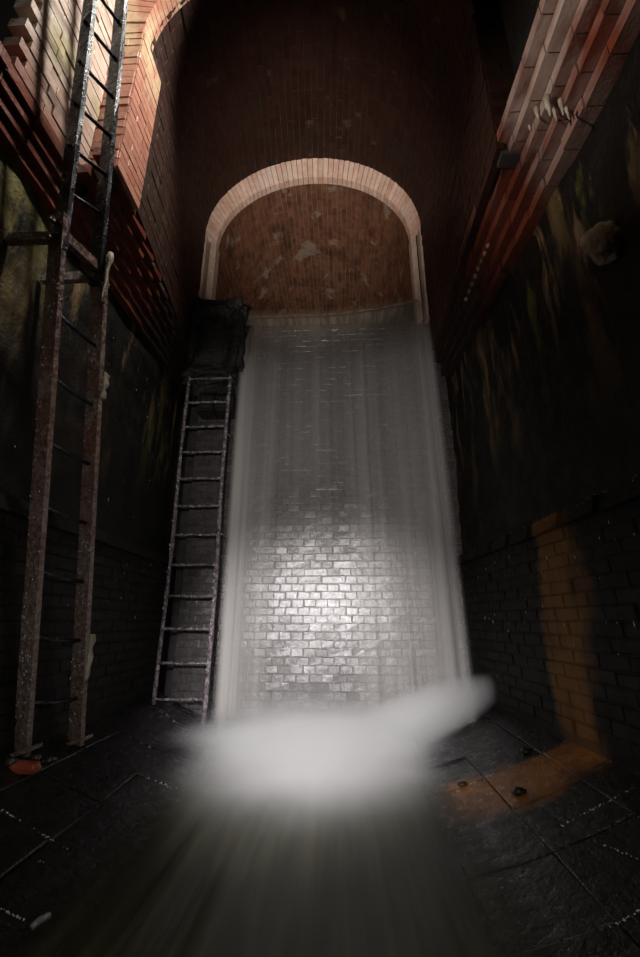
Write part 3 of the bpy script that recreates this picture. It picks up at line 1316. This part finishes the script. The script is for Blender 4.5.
puff('spray_core', (-0.22, 3.90, 0.05), (1.35, 0.62, 0.50), 30.0, 2.4)
puff('spray_jet', (0.50, 4.08, 0.23), (0.98, 0.30, 0.23), 34.0, 1.4, (0, -0.37, 0.0), 0.15)
puff('spray_veil', (-0.22, 3.35, 0.12), (1.0, 1.2, 0.28), 12.0, 1.9)
puff('spray_wisp', (-0.80, 3.75, 0.20), (0.65, 0.16, 0.14), 10.0, 1.6, (0, 0.10, 0.5), 0.2)

# ------------------------------------------------------------------ small things
p = at_x(601, 243, XR - 0.03)
kn = empty('calcite_lump', p, 'rounded ochre calcite lump bulging from the right wall below the corbels', 'calcite')
blob('lump', p + Vector((0.02, 0, 0)), (0.085, 0.085, 0.115), 'lump', kn, 3.0, 0.16, 2.0, 4)
blob('lump_cap', p + Vector((-0.03, 0.02, 0.05)), (0.05, 0.055, 0.05), 'lump', kn, 8.0, 0.2, 2.4, 3)


def drip(px, py, X, length, r, name='calcite_drip', label='', group=None, lean=0.0):
    best = min(range(5), key=lambda i: abs(at_x(px, py, XR - 0.07 * (i + 1)).z - (3.74 + 0.088 * (i + 0.5))))
    a = at_x(px, py, XR - 0.07 * (best + 1) - r * 0.9)
    pts, rad = [], []
    for i in range(7):
        t = i / 6
        pts.append(a + Vector((lean * t, random.uniform(-.004, .004), -length * t)))
        rad.append(r * (1 - 0.8 * t) * random.uniform(0.85, 1.15) + 0.002)
    o = MB().tube(pts, rad, 8).build(name, 'calcite', None, True)
    return tag(o, label, 'calcite drip', group)


for px, py, X, ln, r, lb in ((546, 98, 1.31, 0.15, 0.020, 'longest and thickest pale calcite finger on the right-hand corbels'),
                             (560, 100, 1.33, 0.12, 0.013, 'straight pale calcite finger next to the thickest one on the corbels'),
                             (553, 106, 1.31, 0.13, 0.011, 'slender pale calcite finger close below the thickest one'),
                             (536, 108, 1.27, 0.10, 0.014, 'stubby pale calcite finger on the upper corbel course'),
                             (528, 120, 1.25, 0.09, 0.011, 'shortest pale calcite finger on the topmost corbel course'),
                             (566, 108, 1.34, 0.10, 0.009, 'thinnest pale calcite finger on the lower corbel course')):
    drip(px, py, X, ln, r, label=lb, group='calcite fingers under the corbels')
for k in range(8):
    t = k / 7
    px, py = 488 + (466 - 488) * t, 246 + (299 - 246) * t
    q = at_x(px, py, 1.20)
    o = blob('calcite_nodule', q, (0.016, 0.022, 0.020), 'lump', None, k, 0.2, 2.0, 2)
    tag(o, 'small round nodule in the row along the lowest corbel edge', 'nodule', 'nodules along the right corbel')

# crust trail and rags on the ladder
a = along(LB[1], J[1], 3.19) + Vector((0.075, -0.03, 0))
pts = [a + Vector((0.004 * math.sin(i * 1.7), 0, -0.045 * i)) for i in range(9)]
tag(MB().tube(pts, [0.016, 0.020, 0.013, 0.010, 0.008, 0.008, 0.006, 0.005, 0.003], 7).build('lime_trail', 'calcite', None, True),
    'white lime dribble on the ladder joint below the brick pier', 'lime trail')


def rag(c, h, w, label, seed):
    def fn(u, v):
        x = (u - .5) * w * (1 - 0.55 * v)
        n = noise.noise(Vector((u * 3, v * 4, seed))) * 0.03
        return (c.x + 0.085 + n * .6, c.y + x + n * 0.5, c.z - v * h)
    o = grid_obj('rag', fn, 8, 14, 'rag')
    sm = o.modifiers.new('thickness', 'SOLIDIFY')
    sm.thickness = 0.006
    return tag(o, label, 'rag')


c = along(LB[1], J[1], 2.50)
rag(c + Vector((0, -0.02, 0)), 0.17, 0.05, 'short pale rag stuck to the rusty ladder rail', 1.0)
c = along(LB[1], J[1], 0.98)
rag(c + Vector((0, -0.03, 0)), 0.26, 0.05, 'stringy pale rag hanging low on the rusty ladder rail', 5.0)


def ground(px, py):
    r = ray(px, py)
    t0, t1 = 0.0005, 0.03
    for _ in range(60):
        t = (t0 + t1) / 2
        q = CAM + r * t
        if abs(q.x - XC) > 3 or q.z < floor_z(max(min(q.x, 2.5), -2.9)):
            t1 = t
        else:
            t0 = t
    return CAM + r * t0


q = ground(24, 772)
o = blob('brick_fragment', q + Vector((0, 0, 0.02)), (0.075, 0.04, 0.028), 'redbit', None, 2.0, 0.25, 1.8, 3, 0.6)
tag(o, 'red brick fragment lying at the foot of the tall ladder', 'brick')
for px, py, lb in ((10, 765, 'small black stone close to the side wall by the ladder foot'), (34, 760, 'small black stone between the ladder feet'),
                   (48, 762, 'small black stone near the outer foot plate of the ladder')):
    q = ground(px, py)
    tag(blob('rubble_stone', q + Vector((0, 0, 0.012)), (0.04, 0.03, 0.022), 'stone', None, px, 0.3, 2, 2),
        lb, 'stone', 'stones at the ladder foot')
q = ground(36, 932)
a, b = ground(30, 934) + Vector((0, 0, 0.015)), ground(47, 924) + Vector((0, 0, 0.018))
tag(MB().tube([a, a.lerp(b, .4) + Vector((0, 0, .006)), b], [0.010, 0.012, 0.014], 8).build('stick', 'stick', None, True),
    'short pale wet stick lying on the left edge of the floor', 'stick')
for px, py, s, lb in ((527, 753, 0.030, 'dark pebble on the ochre stain nearer the right wall'),
                      (520, 794, 0.036, 'largest dark pebble, at the edge of the ochre floor stain'),
                      (463, 786, 0.026, 'small dark pebble where the ochre stain meets the stream')):
    q = ground(px, py)
    tag(blob('pebble', q + Vector((0, 0, 0.010)), (s * 1.2, s, s * 0.6), 'stone', None, px * 0.1, 0.3, 2, 2),
        lb, 'pebble', 'pebbles on the iron stain')

# ------------------------------------------------------------------ pale specks, wet glints put into their colour
m, nt, out = nodes_of('pale_glint')
g = G(nt)
p = g.n('ShaderNodeBsdfPrincipled')
p.inputs['Base Color'].default_value = (0.62, 0.60, 0.63, 1)
p.inputs['Roughness'].default_value = 0.12
g.link(p.outputs[0], out.inputs[0])
M['glint_speck'] = m
glint_specks = MB()


def glint_speck(c, r, tall=1.0):
    b = len(glint_specks.v)
    c = Vector(c)
    for d in ((1, 0, 0), (-1, 0, 0), (0, 1, 0), (0, -1, 0), (0, 0, tall), (0, 0, -tall)):
        glint_specks.v.append(c + Vector(d) * r * 1.6)
    for q in ((0, 2, 4), (2, 1, 4), (1, 3, 4), (3, 0, 4), (2, 0, 5), (1, 2, 5), (3, 1, 5), (0, 3, 5)):
        glint_specks.f.append(tuple(b + i for i in q))


for k in range(2):
    for _ in range(90):                                   # edges and faces of the rusty rails
        z = random.uniform(0.45, zj)
        c = along(LB[k], J[k], z)
        glint_speck(c + nr * random.uniform(-0.052, 0.052) - sd * 0.018, random.uniform(0.0015, 0.0034), 1.4)
    for _ in range(26):
        c = along(J[k], T[k], random.uniform(zj, 4.6))
        glint_speck(c + nr * random.uniform(-0.04, 0.04) - sd * (0.018 if k else -0.01), random.uniform(0.001, 0.0024))
for _ in range(110):
    z = random.uniform(0.4, 3.8)
    glint_speck((random.choice((xl0, xl1)) + random.uniform(-.012, .012), YL - 0.02, z), random.uniform(0.003, 0.006), 1.5)
for i in range(12):
    for _ in range(9):
        glint_speck((random.uniform(xl0, xl1), YL - 0.013, 0.385 + 0.3 * i + random.uniform(-.004, .006)), random.uniform(0.003, 0.005))
for (xa, ya), (xb, yb), cnt in (((0, 810), (55, 843), 30), ((145, 778), (185, 793), 22), ((125, 735), (165, 755), 14),
                                ((160, 710), (180, 727), 16), ((0, 910), (25, 922), 16), ((560, 828), (640, 785), 34),
                                ((470, 785), (495, 775), 16), ((555, 728), (580, 713), 14), ((600, 935), (640, 912), 20),
                                ((2, 742), (50, 765), 16), ((5, 850), (60, 870), 5), ((590, 840), (638, 860), 10)):
    for _ in range(cnt):
        t = random.random()
        q = ground(xa + (xb - xa) * t + random.uniform(-1, 1), ya + (yb - ya) * t + random.uniform(-1, 1))
        glint_speck(q + Vector((0, 0, 0.004)), random.uniform(0.0012, 0.0032))
for _ in range(46):
    y = random.uniform(1.2, 4.2)
    glint_speck((wall_x(XR, y) - 0.052, y, random.uniform(0.6, 1.6)), random.uniform(0.0010, 0.0022), random.uniform(2, 7))
for _ in range(60):
    y = random.uniform(1.3, 4.2)
    z = random.uniform(0.6, 3.4)
    glint_speck((XL + (0.052 if z < LEDGE else 0.03), y, z), random.uniform(0.0010, 0.0022), random.uniform(1, 5))
for _ in range(50):
    y = random.uniform(1.2, 4.3)
    glint_speck((wall_x(XR, y) - 0.077, y, LEDGE + random.uniform(-.02, .016)), random.uniform(0.001, 0.0022))
tag(glint_specks.build('painted_glints', 'glint_speck', None, True), 'tiny pale specks painted as wet glints on ladder rails, walls and floor joints',
    'water beads', None, 'stuff')
